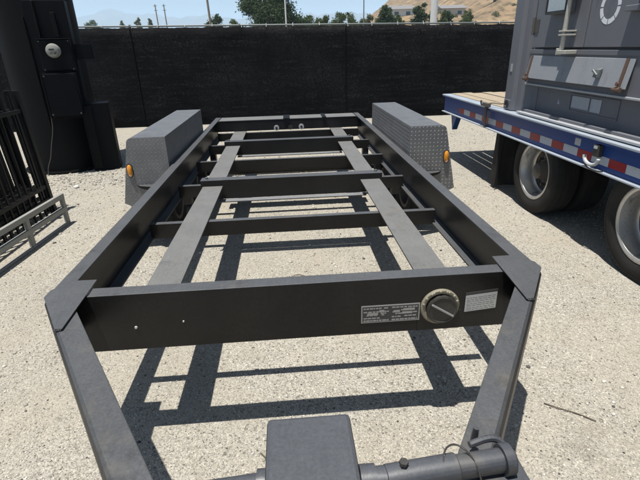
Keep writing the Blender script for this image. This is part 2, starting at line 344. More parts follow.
# front beam: channel whose web faces forward
bm = bmesh.new(); pts = [(0, T-.002), (.072, T-.002), (.072, T-.014), (.010, T-.014), (.010, T-HB+.012), (.072, T-HB+.012), (.072, T-HB), (0, T-HB)]
prism(bm, [(-.925, a, c) for a, c in pts], (1.85, 0, 0)); part('front_beam', bm, 'black', tr, bevel=.003)
bm = B(-.94, .94, .32, .365, .52, .545); part('brake_line_bar', bm, 'black', tr)
# low cross members
for yy in (1.24, 2.14, 3.02, 3.85, 4.68):
    bm = bmesh.new(); pts = [(0, ZC), (.045, ZC), (.045, ZC-.008), (.007, ZC-.008), (.007, ZC-.095), (.045, ZC-.095), (.045, ZC-.103), (0, ZC-.103)]
    prism(bm, [(-.972, yy+a, c) for a, c in pts], (1.944, 0, 0)); cm_ = part('crossmember', bm, 'black', tr, bevel=.002)
    for s in (-1, 1):
        bm = bmesh.new(); rw_ = random.Random(int(yy*10)+s)
        for i_ in range(14): tube(bm, (s*.662-.07+.01*i_, yy+.002, ZC+.004), (s*.662-.064+.01*i_, yy-.003, ZC-.004), rw_.uniform(.004, .006), .003, 6)
        part('weld_bead', bm, 'black', cm_, True)
# raised cross beams carrying the axles
for yy in (2.10, 3.79):
    bm = bmesh.new(); z1 = ZC+.062; z0 = .50
    pts = [(.0, z1), (.10, z1), (.10, z1-.01), (.012, z1-.01), (.012, z0+.01), (-.0, z0+.01)]
    prism(bm, [(-.765, yy-.045+a, c) for a, c in pts], (1.53, 0, 0)); part('raised_crossbeam', bm, 'black', tr, bevel=.002)
    bm = B(-.62, .62, yy-.118, yy-.046, z0, z0+.010); part('beam_flange', bm, 'greytop', tr, bevel=.002)
    for s in (-1, 1):
        bm = bmesh.new(); tube(bm, (s*.72, yy+.02, z1), (s*.72, yy+.02, z1+.012), .014, seg=6); part('bolt_head', bm, 'galv', tr)
bm = B(-.80, .80, 3.22, 3.40, .44, .50); part('suspension_beam', bm, 'black', tr, bevel=.006)
bm = B(-.78, .78, 4.02, 4.56, .500, .508); part('rear_tray', bm, 'black', tr, bevel=.002)
bm = bmesh.new(); path(bm, [(-.5, 4.1, .52), (-.2, 4.2, .53), (.1, 4.12, .52), (.45, 4.25, .53), (.6, 4.5, .52)], .012); part('wiring_loom', bm, 'capblack', tr, True)
# runner strips
for xc, segs in ((-.665, ((.085, 2.052), (2.165, 3.742), (3.855, 4.80))), (.660, ((.085, 2.052), (2.165, 3.742), (3.855, 4.80)))):
    for a, c in segs:
        bm = B(xc-.083, xc+.083, a, c, ZC+.001, ZC+.013); part('deck_runner', bm, 'runner', tr, bevel=.002)
# rear header
bm = B(-.945, .945, LEN-.33, LEN, T-.013, T-.003); rp = part('rear_plate', bm, 'runner', tr, bevel=.002)
bm = B(-1.0155, 1.0155, LEN-.326, LEN-.31, T-.15, T-.014); part('rear_beam', bm, 'black', tr)
for xx, hw in ((-.02, .045), (.50, .028)):
    bm = B(xx-hw, xx+hw, LEN-.345, LEN+.005, T-.002, T+.006); part('strap', bm, 'picket', tr)
for xx, zz in ((-.165, .655), (.18, .660)):
    bm = bmesh.new(); tube(bm, (xx, LEN-.327, zz), (xx, LEN-.342, zz), .036, seg=20); q = part('tail_light_back', bm, 'label_white', tr, True)
    bm = bmesh.new(); tube(bm, (xx, LEN-.342, zz), (xx, LEN-.360, zz), .016, seg=12); part('plug', bm, 'capblack', q)
bm = bmesh.new(); tube(bm, (.03, LEN-.327, .655), (.03, LEN-.345, .655), .03, seg=16); part('grommet', bm, 'capblack', tr)
# axles, springs, wheels
for yy in (2.72, 3.58):
    bm = bmesh.new(); tube(bm, (-1.1, yy, .36), (1.1, yy, .36), .04); part('axle', bm, 'black', tr, True)
    for s in (-1, 1):
        bm = bmesh.new()
        for k in range(4):
            for i in range(10):
                u0, u1 = -1+.2*i, -1+.2*(i+1); L_ = .36-.06*k
                a0, a1 = .40+.045*u0*u0-.010*k, .40+.045*u1*u1-.010*k
                prism(bm, [(s*.945-.025, yy+u0*L_, a0), (s*.945-.025, yy+u1*L_, a1), (s*.945-.025, yy+u1*L_, a1-.008), (s*.945-.025, yy+u0*L_, a0-.008)], (.05, 0, 0))
        part('leaf_spring', bm, 'black', tr)
for yy in (2.33, 3.15, 3.97):
    for s in (-1, 1):
        bm = B(s*.945-.035, s*.945+.035, yy-.05, yy+.05, .40, .503); q = part('spring_hanger', bm, 'black', tr, bevel=.004)
def tyre_mesh(R_, w, ri, seg=48):
    bm = bmesh.new(); h = w/2
    prof = [(-h*.80, ri), (-h*.98, ri+.3*(R_-ri)), (-h, ri+.55*(R_-ri)), (-h*.92, R_-.03), (-h*.78, R_-.006), (-h*.3, R_), (-h*.28, R_-.008), (-h*.22, R_-.008), (-h*.2, R_), (h*.2, R_), (h*.22, R_-.008), (h*.28, R_-.008), (h*.3, R_), (h*.78, R_-.006), (h*.92, R_-.03), (h, ri+.55*(R_-ri)), (h*.98, ri+.3*(R_-ri)), (h*.80, ri)]
    lathe(bm, prof, (0, 0, 0), 'X', seg)
    for i in range(seg*2):      # shoulder lugs
        q = math.pi*i/seg; c_, s_ = math.cos(q), math.sin(q)
        for sd in (-1, 1):
            e = Vector((0, -s_, c_))*.009; rr0, rr1 = R_-.042, R_-.008; xx = sd*h*.945
            P = [Vector((sd*h*.96, c_*rr0, s_*rr0)), Vector((sd*h*.86, c_*rr1, s_*rr1))]
            vs = [bm.verts.new(P[0]-e), bm.verts.new(P[0]+e), bm.verts.new(P[1]+e), bm.verts.new(P[1]-e)]; bm.faces.new(vs)
    return mesh('tyre', bm, 'rubber', True)
def rim_mesh(ri, w, disc, seg=48):
    # dished disc seen from -X; disc = depth of the wheel face from the outer flange
    bm = bmesh.new(); h = w/2
    lathe(bm, [(-h*.82, ri+.006), (-h*.90, ri+.018), (-h*.93, ri+.004), (-h*.86, ri-.012), (-h*.55, ri-.022), (-h*.35, ri-.030), (-h*.1, ri-.036), (-h+disc*.86, ri-.040), (-h+disc*.95, ri-.052)], (0, 0, 0), 'X', seg)
    lathe(bm, [(-h+disc*.9, ri-.07), (h*.8, ri-.02), (h*.86, ri+.01)], (0, 0, 0), 'X', seg)
    return mesh('rim', bm, 'rim', True)
def disc_mesh(ri, w, disc, seg=48):
    bm = bmesh.new(); h = w/2
    lathe(bm, [(-h+disc*.94, ri-.050), (-h+disc*1.06, ri*.72), (-h+disc*1.08, ri*.62), (-h+disc*.96, ri*.45), (-h+disc*.96, ri*.36)], (0, 0, 0), 'X', seg)
    for i in range(10):
        q = 2*math.pi*i/10+.3; c_, s_ = math.cos(q)*ri*.73, math.sin(q)*ri*.73; tube(bm, (-h+disc*1.07, c_, s_), (-h+disc*1.0, c_, s_), .020, seg=10)
    return mesh('wheel_disc', bm, 'hub', True)
def hub_mesh(ri, w, disc, nuts=8):
    bm = bmesh.new(); h = w/2
    rr = lathe(bm, [(-h+disc*.95, ri*.40), (-h+disc*.55, ri*.30), (-h+disc*.30, ri*.28), (-h+disc*.22, ri*.20), (-h+disc*.2, .002)], (0, 0, 0), 'X', 28)
    for i in range(nuts):
        q = 2*math.pi*i/nuts; c_, s_ = math.cos(q)*ri*.53, math.sin(q)*ri*.53
        tube(bm, (-h+disc*1.0, c_, s_), (-h+disc*.72, c_, s_), .014, seg=6)
    return mesh('hub', bm, 'hub', True)
tw, rw, hw_ = tyre_mesh(.335, .20, .20), rim_mesh(.20, .20, .06), hub_mesh(.20, .20, .06, 6); dw = disc_mesh(.20, .20, .06)
rw.materials[0] = K['hub']
for yy in (2.72, 3.58):
    for s in (-1, 1):
        q = link('wheel', tw, tr, (s*1.215, yy, .337), (0, 0, 0 if s < 0 else math.pi))
        for nm, me in (('rim', rw), ('hub', hw_), ('wheel_disc', dw)):
            c_ = bpy.data.objects.new(nm, me); COL.objects.link(c_); c_.parent = q
# fenders: box of chequer plate, outer side leaning out
for s in (-1, 1):
    y0, y1, zt = 2.25, 4.06, 1.012; xi, xo, xob = 1.045, 1.365, 1.478; zb = .45; th = .004
    X = lambda a: s*a
    bm = bmesh.new()     # front sheet with rounded outer top corner
    cor = [(xo-.035, zt), (xo-.018, zt-.004), (xo-.004, zt-.016), (xo+.003, zt-.034)]
    prism(bm, [(X(a), y0, c) for a, c in [(xi, .70), (xi, zt)]+cor+[(xob, zb), (xob-.06, zb-.03), (xi+.14, .62)]], (0, .005, 0)); fe = part('fender', bm, 'diamond_f', tr, bevel=.001)
    bm = bmesh.new(); prism(bm, [(X(xi), y0+.0045, zt), (X(xo-.035), y0+.0045, zt), (X(xo-.035), y0+.0045, zt+th), (X(xi), y0+.0045, zt+th)], (0, y1-y0, 0)); part('fender_top', bm, 'diamond_t', fe, bevel=.001)
    bm = bmesh.new(); prism(bm, [(X(a), y0+.0055, c) for a, c in [(xi, .60), (xi, zt-.0005), (xi+th, zt-.0005), (xi+th, .60)]], (0, y1-y0-.001, 0)); part('fender_inner_side', bm, 'diamond_s', fe)
    bm = bmesh.new()
    sec = cor+[(xob, zb)]
    for (a0, c0), (a1, c1) in zip(sec, sec[1:]): prism(bm, [(X(a0), y0+.0055, c0), (X(a1), y0+.0055, c1), (X(a1-.004), y0+.0055, c1-.001), (X(a0-.004), y0+.0055, c0-.003)], (0, y1-y0-.001, 0))
    part('fender_outer_side', bm, 'diamond_s', fe)
    bm = bmesh.new(); prism(bm, [(X(a), y1, c) for a, c in [(xi, .60), (xi, zt-.001), (xo-.035, zt-.001), (xo, zt-.03), (xob, zb), (xi+.14, .55)]], (0, .0045, 0)); part('fender_back', bm, 'diamond_f', fe)
    # marker lamp
    bm = bmesh.new(); cx_, cz_ = X(1.378), .742
    pts = [(cx_+.026*math.cos(q), y0-.0005, cz_+.060*math.copysign(abs(math.sin(q))**.7, math.sin(q))) for q in [2*math.pi*i/24 for i in range(24)]]
    prism(bm, pts, (0, -.010, 0)); lb = part('marker_light', bm, 'lens_base', fe)
    bm = bmesh.new()
    for k in range(5):
        a0, a1 = k/5*math.pi/2, (k+1)/5*math.pi/2; f0, f1 = math.cos(a0), math.cos(a1); d0, d1 = -.011-.016*math.sin(a0), -.011-.016*math.sin(a1)
        P = lambda f, d: [bm.verts.new((cx_+(.021*f+.0003)*math.cos(q), y0+d, cz_+(.051*f+.0003)*math.copysign(abs(math.sin(q))**.7, math.sin(q)))) for q in [2*math.pi*i/24 for i in range(24)]]
        A, C_ = P(f0, d0), P(f1, d1)
        for i in range(24): bm.faces.new((A[i], A[(i+1) % 24], C_[(i+1) % 24], C_[i]))
    part('amber_lens', bm, 'amber', lb, True)
    # step bracket from rail to fender
    bm = bmesh.new(); prism(bm, [(X(1.027), 2.10, .60), (X(1.027), 2.245, .60), (X(1.34), 2.245, .60), (X(1.30), 2.20, .60)], (0, 0, .014)); prism(bm, [(X(1.027), 2.22, .599), (X(1.34), 2.22, .599), (X(1.027), 2.22, .50)], (0, .012, 0)); part('step_bracket', bm, 'black', fe)
# things on the front beam
def on_face(bm, x0, x1, z0, z1, d0, d1, sk=0.):   # slab on the beam's front; sk tilts it
    prism(bm, [(x0, -d0, z0), (x1, -d0, z0+sk), (x1, -d0, z1+sk), (x0, -d0, z1)], (0, -(d1-d0), 0))
bm = bmesh.new(); on_face(bm, .252, .507, .563, .648, .0005, .003, .000); dp = part('data_plate', bm, 'plate', tr)
bm = bmesh.new()
on_face(bm, .257, .502, .568, .643, .0031, .0035, 0); part('data_plate_face', bm, 'plateink', dp)
bm = bmesh.new(); rr = random.Random(3)
for (a, c, z) in ((.262, .34, .634), (.35, .373, .634), (.385, .45, .635), (.455, .497, .634), (.262, .372, .617), (.335, .36, .609), (.275, .325, .600), (.34, .352, .601), (.388, .42, .612), (.425, .478, .620), (.40, .44, .603), (.45, .495, .607), (.262, .34, .586), (.262, .372, .574), (.385, .497, .574), (.385, .43, .588), (.44, .497, .590)):
    x_ = a
    while x_ < c-.004:
        l_ = min(c-x_, rr.uniform(.006, .02)); on_face(bm, x_, x_+l_, z-.003 if z > .58 else z-.004, z+.003, .0036, .0039); x_ += l_+rr.uniform(.002, .004)
for (a, c, z) in ((.278, .325, .607), (.33, .352, .620), (.392, .42, .615), (.435, .485, .622), (.430, .475, .606)): on_face(bm, a, c, z-.0055, z+.0055, .0040, .0043)
part('data_plate_print', bm, 'plate', dp)
bm = bmesh.new(); on_face(bm, .705, .846, .586, .682, .0005, .0025, .012); sk = part('warning_label', bm, 'plateink', tr)
bm = bmesh.new(); on_face(bm, .7065, .8445, .588, .668, .0026, .0030, .012); lf = part('label_face', bm, 'label_white', sk)
bm = bmesh.new()
for z in (.655, .646, .637, .626, .617, .606, .597):
    x_ = .713
    while x_ < .832:
        l_ = rr.uniform(.008, .024); f_ = (x_-.705)/.141*.012; on_face(bm, x_, min(.838, x_+l_), z-.0014+f_, z+.0014+f_, .0031, .0033); x_ += l_+.004
part('label_print', bm, 'label_ink', sk)
# round power inlet with brass ring and black cap
cx_, cz_ = .594, .626
bm = B(.50, .69, -.0025, -.0005, .508, .60); part('back_plate', bm, 'black', tr)
bm = bmesh.new(); lathe(bm, [(-.0005, .084), (-.008, .085), (-.013, .080), (-.014, .070), (-.011, .064), (-.0005, .062)], (cx_, 0, cz_), 'Y', 48); ring = part('inlet_ring', bm, 'brass', tr, True)
bm = bmesh.new()
for i in range(9):
    q = R(20+i*17+5*(i % 3)); tube(bm, (cx_+.076*math.cos(q), -.011, cz_+.076*math.sin(q)), (cx_+.076*math.cos(q), -.018, cz_+.076*math.sin(q)), .0065, .004, 7)
part('ring_bead', bm, 'brass', ring, True)['kind'] = 'stuff'
bm = bmesh.new(); lathe(bm, [(-.001, .066), (-.018, .067), (-.024, .066), (-.027, .059), (-.024, .056), (-.024, .002)], (cx_+.006, 0, cz_-.008), 'Y', 40); cap = part('inlet_cap', bm, 'capblack', ring, True)
bm = bmesh.new(); c0 = Vector((cx_+.006, 0, cz_-.008)); dd = Vector((math.cos(R(-33)), 0, math.sin(R(-33)))); pp = Vector((-dd.z, 0, dd.x))
prism(bm, [c0+dd*-.058+pp*-.004+Vector((0, -.0235, 0)), c0+dd*.058+pp*-.004+Vector((0, -.0235, 0)), c0+dd*.058+pp*.004+Vector((0, -.0235, 0)), c0+dd*-.058+pp*.004+Vector((0, -.0235, 0))], (0, -.010, 0)); part('cap_grip', bm, 'plate', ring, bevel=.002)
for xx, zz, rr_ in ((-.694, .617, .0065), (-.497, .632, .004)):
    bm = bmesh.new(); tube(bm, (xx, -.0005, zz), (xx, -.006, zz), rr_, rr_*.8, 10); part('rivet', bm, 'label_white', tr, True)
# jack lying across the tongue
jz = .825
bm = B(-.108, .090, -1.06, -.81, .74, .860); jk = part('jack_housing', bm, 'housing', tr, bevel=.010)
bm = bmesh.new(); tube(bm, (.092, -.965, jz-.01), (.125, -.965, jz-.01), .035); tube(bm, (.125, -.965, jz-.01), (.148, -.965, jz-.01), .029); part('collar', bm, 'housing', jk, True)
bm = bmesh.new(); tube(bm, (.148, -.965, jz-.01), (.305, -.955, jz-.004), .031, seg=24); tube(bm, (.305, -.955, jz-.004), (.432, -.947, jz), .026, seg=24); part('outer_tube', bm, 'housing', jk, True, .002)
bm = bmesh.new(); tube(bm, (.185, -.962, jz+.015), (.185, -.962, jz+.030), .007, seg=10); tube(bm, (.185, -.962, jz+.030), (.185, -.962, jz+.037), .010, seg=6); part('grease_nipple', bm, 'capblack', jk)
bm = bmesh.new(); tube(bm, (.405, -.949, jz), (.428, -.947, jz), .034, seg=24); tube(bm, (.428, -.947, jz), (.436, -.9465, jz), .022, seg=20); part('swivel_flange', bm, 'housing', jk, True, .002)
bm = bmesh.new(); path(bm, [(.345, -.92, jz+.020), (.395, -.908, jz+.024), (.42, -.913, jz+.018), (.437, -.94, jz-.005)], .008); tube(bm, (.372, -.885, jz-.01), (.375, -.882, jz+.028), .009, .007, 12); part('lock_pin', bm, 'housing', jk, True)
bm = bmesh.new(); path(bm, [(.27, -.965, jz+.022), (.282, -.935, jz+.035), (.31, -.925, jz+.035), (.335, -.95, jz+.028), (.345, -.985, jz+.004), (.35, -.995, jz-.03)], .0022, 6); part('wire_keeper', bm, 'capblack', jk, True)
bm = bmesh.new(); tube(bm, (-.108, -.945, jz-.02), (-.128, -.945, jz-.02), .034); tube(bm, (-.128, -.945, jz-.02), (-.265, -.952, jz-.024), .026, seg=20); part('crank_shaft', bm, 'housing', jk, True)
bm = B(.36, .46, -.99, -.90, .7735, .800); part('mount_saddle', bm, 'housing', jk, bevel=.004)
bm = B(-.06, .04, -1.00, -.86, .40, .739); part('jack_leg', bm, 'black', jk, bevel=.006)
bm = bmesh.new(); prism(bm, [(-.42, -.90, .62), (.42, -.90, .62), (.30, -1.1, .62), (-.30, -1.1, .62)], (0, 0, .015)); part('tongue_plate', bm, 'black', tr)
bm = B(-.09, .09, -1.85, -1.50, .60, .72); part('coupler', bm, 'black', tr, bevel=.02)

# ------------------------------------------------------------------ blue flatbed trailer
fb = thing('flatbed_trailer', 'navy blue flatbed trailer with red and white tape carrying grey container', 'flatbed trailer', (3.7, 1.5, 0))
FX, FR, Y0, Y1 = 2.42, 5.0, -3.4, 5.52
bm = bmesh.new(); pts = [(FX+.045, .926), (FX+.12, .926), (FX+.12, .702), (FX+.045, .702)]
prism(bm, [(a, Y0, c) for a, c in pts], (0, Y1-Y0, 0)); part('side_beam', bm, 'blue', fb, bevel=.004)
bm = B(FX-.002, FX+.13, Y0, Y1, .9265, .945); part('rub_rail', bm, 'rub', fb, bevel=.004)
bm = B(FX+.010, FX+.044, Y0, Y1-.003, .905, .926); part('rail_lip', bm, 'blue', fb)
bm = B(FX, FX+.13, Y0, Y1-.02, .688, .7015); part('lower_flange', bm, 'rub', fb, bevel=.003)
bm = B(FR-.12, FR-.045, Y0, Y1, .702, .926); part('side_beam', bm, 'blue', fb)
bm = B(FX+.122, FR-.122, Y1-.10, Y1-.003, .70, .925); part('rear_sill', bm, 'blue', fb)
for xx in (3.2, 4.15):
    bm = B(xx, xx+.12, Y0, Y1-.11, .50, .90); part('main_beam', bm, 'blue', fb)
xx = FX+.132; k = 0; rr = random.Random(5)
while xx < FR-.16:
    wv = .147; me = mesh('deck_plank', B(-wv/2, wv/2, -4.4, 4.4, -.012, .020+rr.uniform(-.004, .006)), 'wood')
    link('deck_plank', me, fb, (xx+wv/2, 1.08+rr.uniform(-.03, .02), .930), (0, 0, rr.uniform(-.0012, .0012))); xx += wv+.013
tmr = mesh('reflector_tape', B(0, .0012, 0, .19, 0, .068), 'red'); tmw = mesh('reflector_tape', B(0, .0012, 0, .21, 0, .068), 'white')
yy = 4.885; i = 0
while yy > -.2:
    l_ = .19 if i % 2 == 0 else .215; yy -= l_; link('reflector_tape', tmr if i % 2 == 0 else tmw, fb, (FX+.0435, yy, .742)); i += 1
bm = B(FX+.0432, FX+.0445, 2.03, 2.11, .83, .89); part('inspection_sticker', bm, 'label_white', fb)
# lamp and hook hung on the side
bm = B(FX+.0, FX+.044, 1.73, 1.80, .80, .895); lp = part('side_lamp', bm, 'capblack', fb, bevel=.006)
bm = B(FX-.006, FX-.0005, 1.745, 1.785, .865, .885); part('lamp_lens', bm, 'white', lp)
bm = bmesh.new(); path(bm, [(FX-.012, 1.78-.09*math.sin(q), .79-.055*math.cos(q)) for q in [R(-95+19*i) for i in range(11)]], .014, 8)
part('rope_hook', bm, 'label_white', lp, True)
bm = bmesh.new(); path(bm, [(FX-.012, 1.86, .80), (FX-.015, 1.85, .73), (FX-.015, 1.80, .705), (FX-.02, 1.70, .70), (FX-.01, 1.62, .715)], .006, 6); part('cable', bm, 'capblack', lp)
# ratchet and strap near the container corner
bm = B(FX-.012, FX-.003, 3.84, 3.90, .715, .96); st_ = part('ratchet_strap', bm, 'capblack', fb)
bm = B(FX-.03, FX+.02, 3.80, 3.95, .947, .99); q = part('ratchet', bm, 'hub', fb, bevel=.006)
bm = bmesh.new(); path(bm, [(FX+.0, 3.92, .97), (FX+.03, 3.80, 1.0), (FX+.06, 3.66, 1.0), (FX+.09, 3.60, 1.01)], .010); part('hook_chain', bm, 'wood', q)
bm = bmesh.new(); path(bm, [(FX-.02, 3.94, .985), (FX-.035, 3.97, 1.01), (FX-.02, 4.02, .99), (FX-.015, 3.99, .95)], .009); part('handle', bm, 'capblack', q)
# wheels, dual
tt, rt_, ht = tyre_mesh(.435, .25, .272, 56), rim_mesh(.272, .25, .155), hub_mesh(.272, .25, .155, 8); dt = disc_mesh(.272, .25, .155)
for yy in (2.72, 1.17):
    for xx, fl in ((2.595, 0), (2.89, 1), (4.53, 0), (4.825, 1)):
        q = link('wheel', tt, fb, (xx, yy, .434), (0, 0, math.pi if fl else 0))
        for nm, me in (('rim', rt_), ('hub', ht), ('wheel_disc', dt)):
            if nm == 'hub' and xx in (2.89, 4.53): continue
            c_ = bpy.data.objects.new(nm, me); COL.objects.link(c_); c_.parent = q
    bm = bmesh.new(); tube(bm, (2.6, yy, .434), (4.82, yy, .434), .07); part('axle', bm, 'hub', fb, True)
bm = bmesh.new()
n = 8
for i in range(n):      # mud flap, slightly curled
    a0, a1 = 2.46+.56*i/n, 2.46+.56*(i+1)/n; d0, d1 = .03*math.sin(i*.9), .03*math.sin((i+1)*.9)
    prism(bm, [(a0, 3.50+d0, .05), (a1, 3.50+d1, .05), (a1, 3.52, .69), (a0, 3.52, .69)], (0, .012, 0))
part('mud_flap', bm, 'rubber', fb)
bm = bmesh.new(); prism(bm, [(FX+.06, 3.54, .69), (FX+.06, 3.64, .69), (FX+.06, 3.68, .06), (FX+.06, 3.56, .03)], (.012, 0, 0)); part('splash_guard', bm, 'rubber', fb)
bm = bmesh.new(); prism(bm, [(FX+.14, Y1-.05, .70), (FX+.14, Y1-.35, .70), (FX+.14, Y1-.16, .42)], (.08, 0, 0)); part('rear_gusset', bm, 'blue', fb)

# ------------------------------------------------------------------ grey container on the flatbed
ct = thing('shipping_container', 'slate grey steel container with lock pipe and rusty flap on blue flatbed', 'container', (3.7, .5, .95))
CX = 2.50; CY0, CY1 = -2.5, 3.60; CB, CT = .9535, 3.45
bm = B(CX+.10, 4.90, CY0, CY1-.06, CB+.01, CT-.05); part('body', bm, 'cont', ct, bevel=.006)
bm = bmesh.new()   # corner post: two steps
prism(bm, [(CX, CY1, CB), (CX, CY1-.17, CB), (CX+.035, CY1-.20, CB), (CX+.035, CY1-.30, CB), (CX+.10, CY1-.36, CB), (CX+.16, CY1-.36, CB), (CX+.16, CY1, CB)], (0, 0, CT-CB)); po = part('corner_post', bm, 'cont', ct, bevel=.004)
bm = B(CX-.004, CX+.14, CY1-.16, CY1+.006, CB+.0005, CB+.115); q = part('corner_casting', bm, 'cont', po, bevel=.012)
bm = bmesh.new(); lathe(bm, [(0, .045), (-.006, .046), (-.007, .032), (-.002, .030), (-.002, .001)], (CX-.0042, CY1-.075, CB+.058), 'X', 20); part('casting_hole', bm, 'capblack', q)
bm = B(CX-.006, CX-.0005, CY1-.10, CY1-.06, 1.36, 1.44); part('edge_plate', bm, 'cont_light', po)
bm = B(CX+.02, CX+.0995, CY0, CY1-.37, 1.245, 1.262); part('ledge', bm, 'cont_light', ct, bevel=.003)
bm = B(CX+.035, CX+.0995, CY0, CY1-.37, 1.2625, 1.545); part('sill_panel', bm, 'cont', ct)
bm = B(CX+.028, CX+.0995, CY0, CY1-.37, 1.5455, 1.585); part('sill_band', bm, 'cont', ct, bevel=.003)
bm = B(CX-.03, CX+.0995, CY0, CY1-.37, CB+.0005, CB+.020); part('bottom_rail', bm, 'cont_light', ct, bevel=.003)
bm = B(CX+.02, CX+.0995, CY0, CY1-.37, CB+.021, CB+.045); part('bottom_rail_upper', bm, 'cont', ct, bevel=.003)
bm = bmesh.new(); prism(bm, [(CX+.03, CY1-.37, CB+.046), (CX+.03, CY1-.40, CB+.046), (CX+.097, CY1-.52, CB+.046), (CX+.0995, CY1-.37, CB+.046)], (0, 0, .24)); part('post_web', bm, 'cont', ct)
# doors
def slab(nm, y0, y1, z0, z1, x0, x1, mat, par, bv=.004): return part(nm, B(x0, x1, y0, y1, z0, z1), mat, par, bevel=bv)
d1 = slab('door', 2.36, 3.20, 1.605, 3.38, CX+.030, CX+.098, 'cont', ct); d2 = slab('door', .90, 2.350, 1.605, 3.38, CX+.036, CX+.098, 'cont', ct)
slab('door', -.55, .88, 1.605, 3.38, CX+.036, CX+.098, 'cont', ct)
for zz in (1.72, 2.2, 2.9):
    bm = bmesh.new(); tube(bm, (CX+.022, 3.215, zz), (CX+.022, 3.215, zz+.16), .016, seg=12); box(bm, CX+.024, CX+.0295, 3.12, 3.20, zz+.02, zz+.14); part('hinge', bm, 'hub', d1)
bm = B(CX-.045, CX+.029, 2.56, 2.90, 1.885, 2.15); hb = part('handle_box', bm, 'cont', d1, bevel=.005)
bm = B(CX-.050, CX-.0455, 2.59, 2.87, 1.91, 2.12); part('box_window', bm, 'glass', hb)
bm = bmesh.new()
for a in ((2.565, 2.895, 1.888, 1.905), (2.565, 2.582, 1.906, 2.14), (2.878, 2.895, 1.906, 2.14)): box(bm, CX-.056, CX-.046, *a)
part('box_frame', bm, 'capblack', hb)
bm = bmesh.new(); tube(bm, (CX-.055, 2.525, 1.575), (CX-.055, 2.495, 3.3), .019, seg=16); pi_ = part('lock_pipe', bm, 'pipe', ct, True)
for zz in (1.70, 2.02, 2.6):
    bm = bmesh.new(); box(bm, CX-.085, CX+.027, 2.475, 2.565, zz, zz+.014); box(bm, CX-.085, CX+.027, 2.475, 2.565, zz+.030, zz+.044); part('pipe_clamp', bm, 'pipe', pi_, bevel=.003)
bm = bmesh.new(); box(bm, CX-.08, CX+.027, 2.42, 2.57, 1.552, 1.584); tube(bm, (CX-.055, 2.56, 1.545), (CX-.055, 2.56, 1.60), .026, seg=12); part('pipe_foot', bm, 'pipe', pi_, bevel=.004)
# tilted flap with rusty straps
bm = bmesh.new(); prism(bm, [(CX-.008, 1.69, 1.315), (CX+.026, 1.69, 1.528), (CX+.034, 1.69, 1.528), (CX+.000, 1.69, 1.315)], (0, 1.50, 0)); fp = part('hinged_flap', bm, 'cont2', ct, bevel=.003)
def strap(yc, nm):
    bm = bmesh.new(); prism(bm, [(CX-.020, yc, 1.285), (CX+.018, yc, 1.53), (CX+.0245, yc, 1.53), (CX-.0095, yc, 1.285)], (0, .032, 0)); tube(bm, (CX-.018, yc-.02, 1.31), (CX-.018, yc+.06, 1.31), .018, seg=10); q = part(nm, bm, 'rust', fp, label='rusty brown steel strap')
    bm = bmesh.new(); tube(bm, (CX-.020, yc+.016, 1.35), (CX-.032, yc+.016, 1.352), .016, seg=6); part('bolt', bm, 'rust', q)
strap(3.135, 'strap_hinge'); strap(1.745, 'strap_hinge')
bm = bmesh.new(); prism(bm, [(CX-.006, 2.0, 1.375), (CX+.008, 2.0, 1.455), (CX-.022, 2.0, 1.440), (CX-.036, 2.0, 1.385)], (0, .055, 0)); tube(bm, (CX-.03, 2.01, 1.40), (CX-.045, 2.05, 1.44), .010, seg=10); part('latch', bm, 'galv', fp, bevel=.003)
# recessed inset with two placards
bm = bmesh.new()
for a in ((1.84, 2.50, 1.06, 1.072), (1.84, 2.50, 1.205, 1.217), (1.84, 1.852, 1.0725, 1.2045), (2.488, 2.50, 1.0725, 1.2045)): box(bm, CX+.092, CX+.0995, *a)
ins = part('inset_frame', bm, 'cont', ct)
for a, c, z0 in ((2.22, 2.47, 1.095), (2.06, 2.195, 1.09)): part('placard', B(CX+.095, CX+.0985, a, c, z0, 1.198), 'placard', ins, bevel=.001)
bm = bmesh.new(); prism(bm, [(CX+.097, 2.66, 1.10), (CX+.097, 2.70, 1.10), (CX+.097, 2.68, 1.145)], (.0028, 0, 0)); part('warning_triangle', bm, 'placard', ct)
# broken stencilled ring painted on the door
bm = bmesh.new(); yc, zc = 2.105, 1.895
for i in range(8):
    q0, q1 = R(i*45+2.5), R(i*45+42.5); n = 5
    for k in range(n):
        a0, a1 = q0+(q1-q0)*k/n, q0+(q1-q0)*(k+1)/n
        P = lambda a, s: (CX+.0345, yc+.118*s*math.cos(a), zc+.125*s*math.sin(a))
        prism(bm, [P(a0, 1), P(a1, 1), P(a1, .70), P(a0, .70)], (.0012, 0, 0))
part('stencilled_ring', bm, 'stencil', d2)
bm = B(CX-.02, CX+.034, 1.45, 1.86, 1.845, 1.885); q = part('door_handle', bm, 'cont', d2, bevel=.005)
part('door_bolt', B(CX-.028, CX-.0205, 1.50, 1.72, 1.89, 1.93), 'capblack', q)

# ------------------------------------------------------------------ black steel mast with meter, at left
PX, PY, PR = -3.57, 5.92, .54
pl = thing('billboard_mast', 'wide round black steel mast with electric meter and cabinets', 'mast', (PX, PY, 0))
bm = bmesh.new(); tube(bm, (PX, PY, -.02), (PX, PY, 7.5), PR, PR*.985, 72); part('mast_tube', bm, 'pole', pl, True)
bm = bmesh.new(); lathe(bm, [(0, PR+.002), (0, PR+.10), (.03, PR+.10), (.03, PR+.002)], (PX, PY, .0), 'Z', 48); part('base_flange', bm, 'pole', pl)
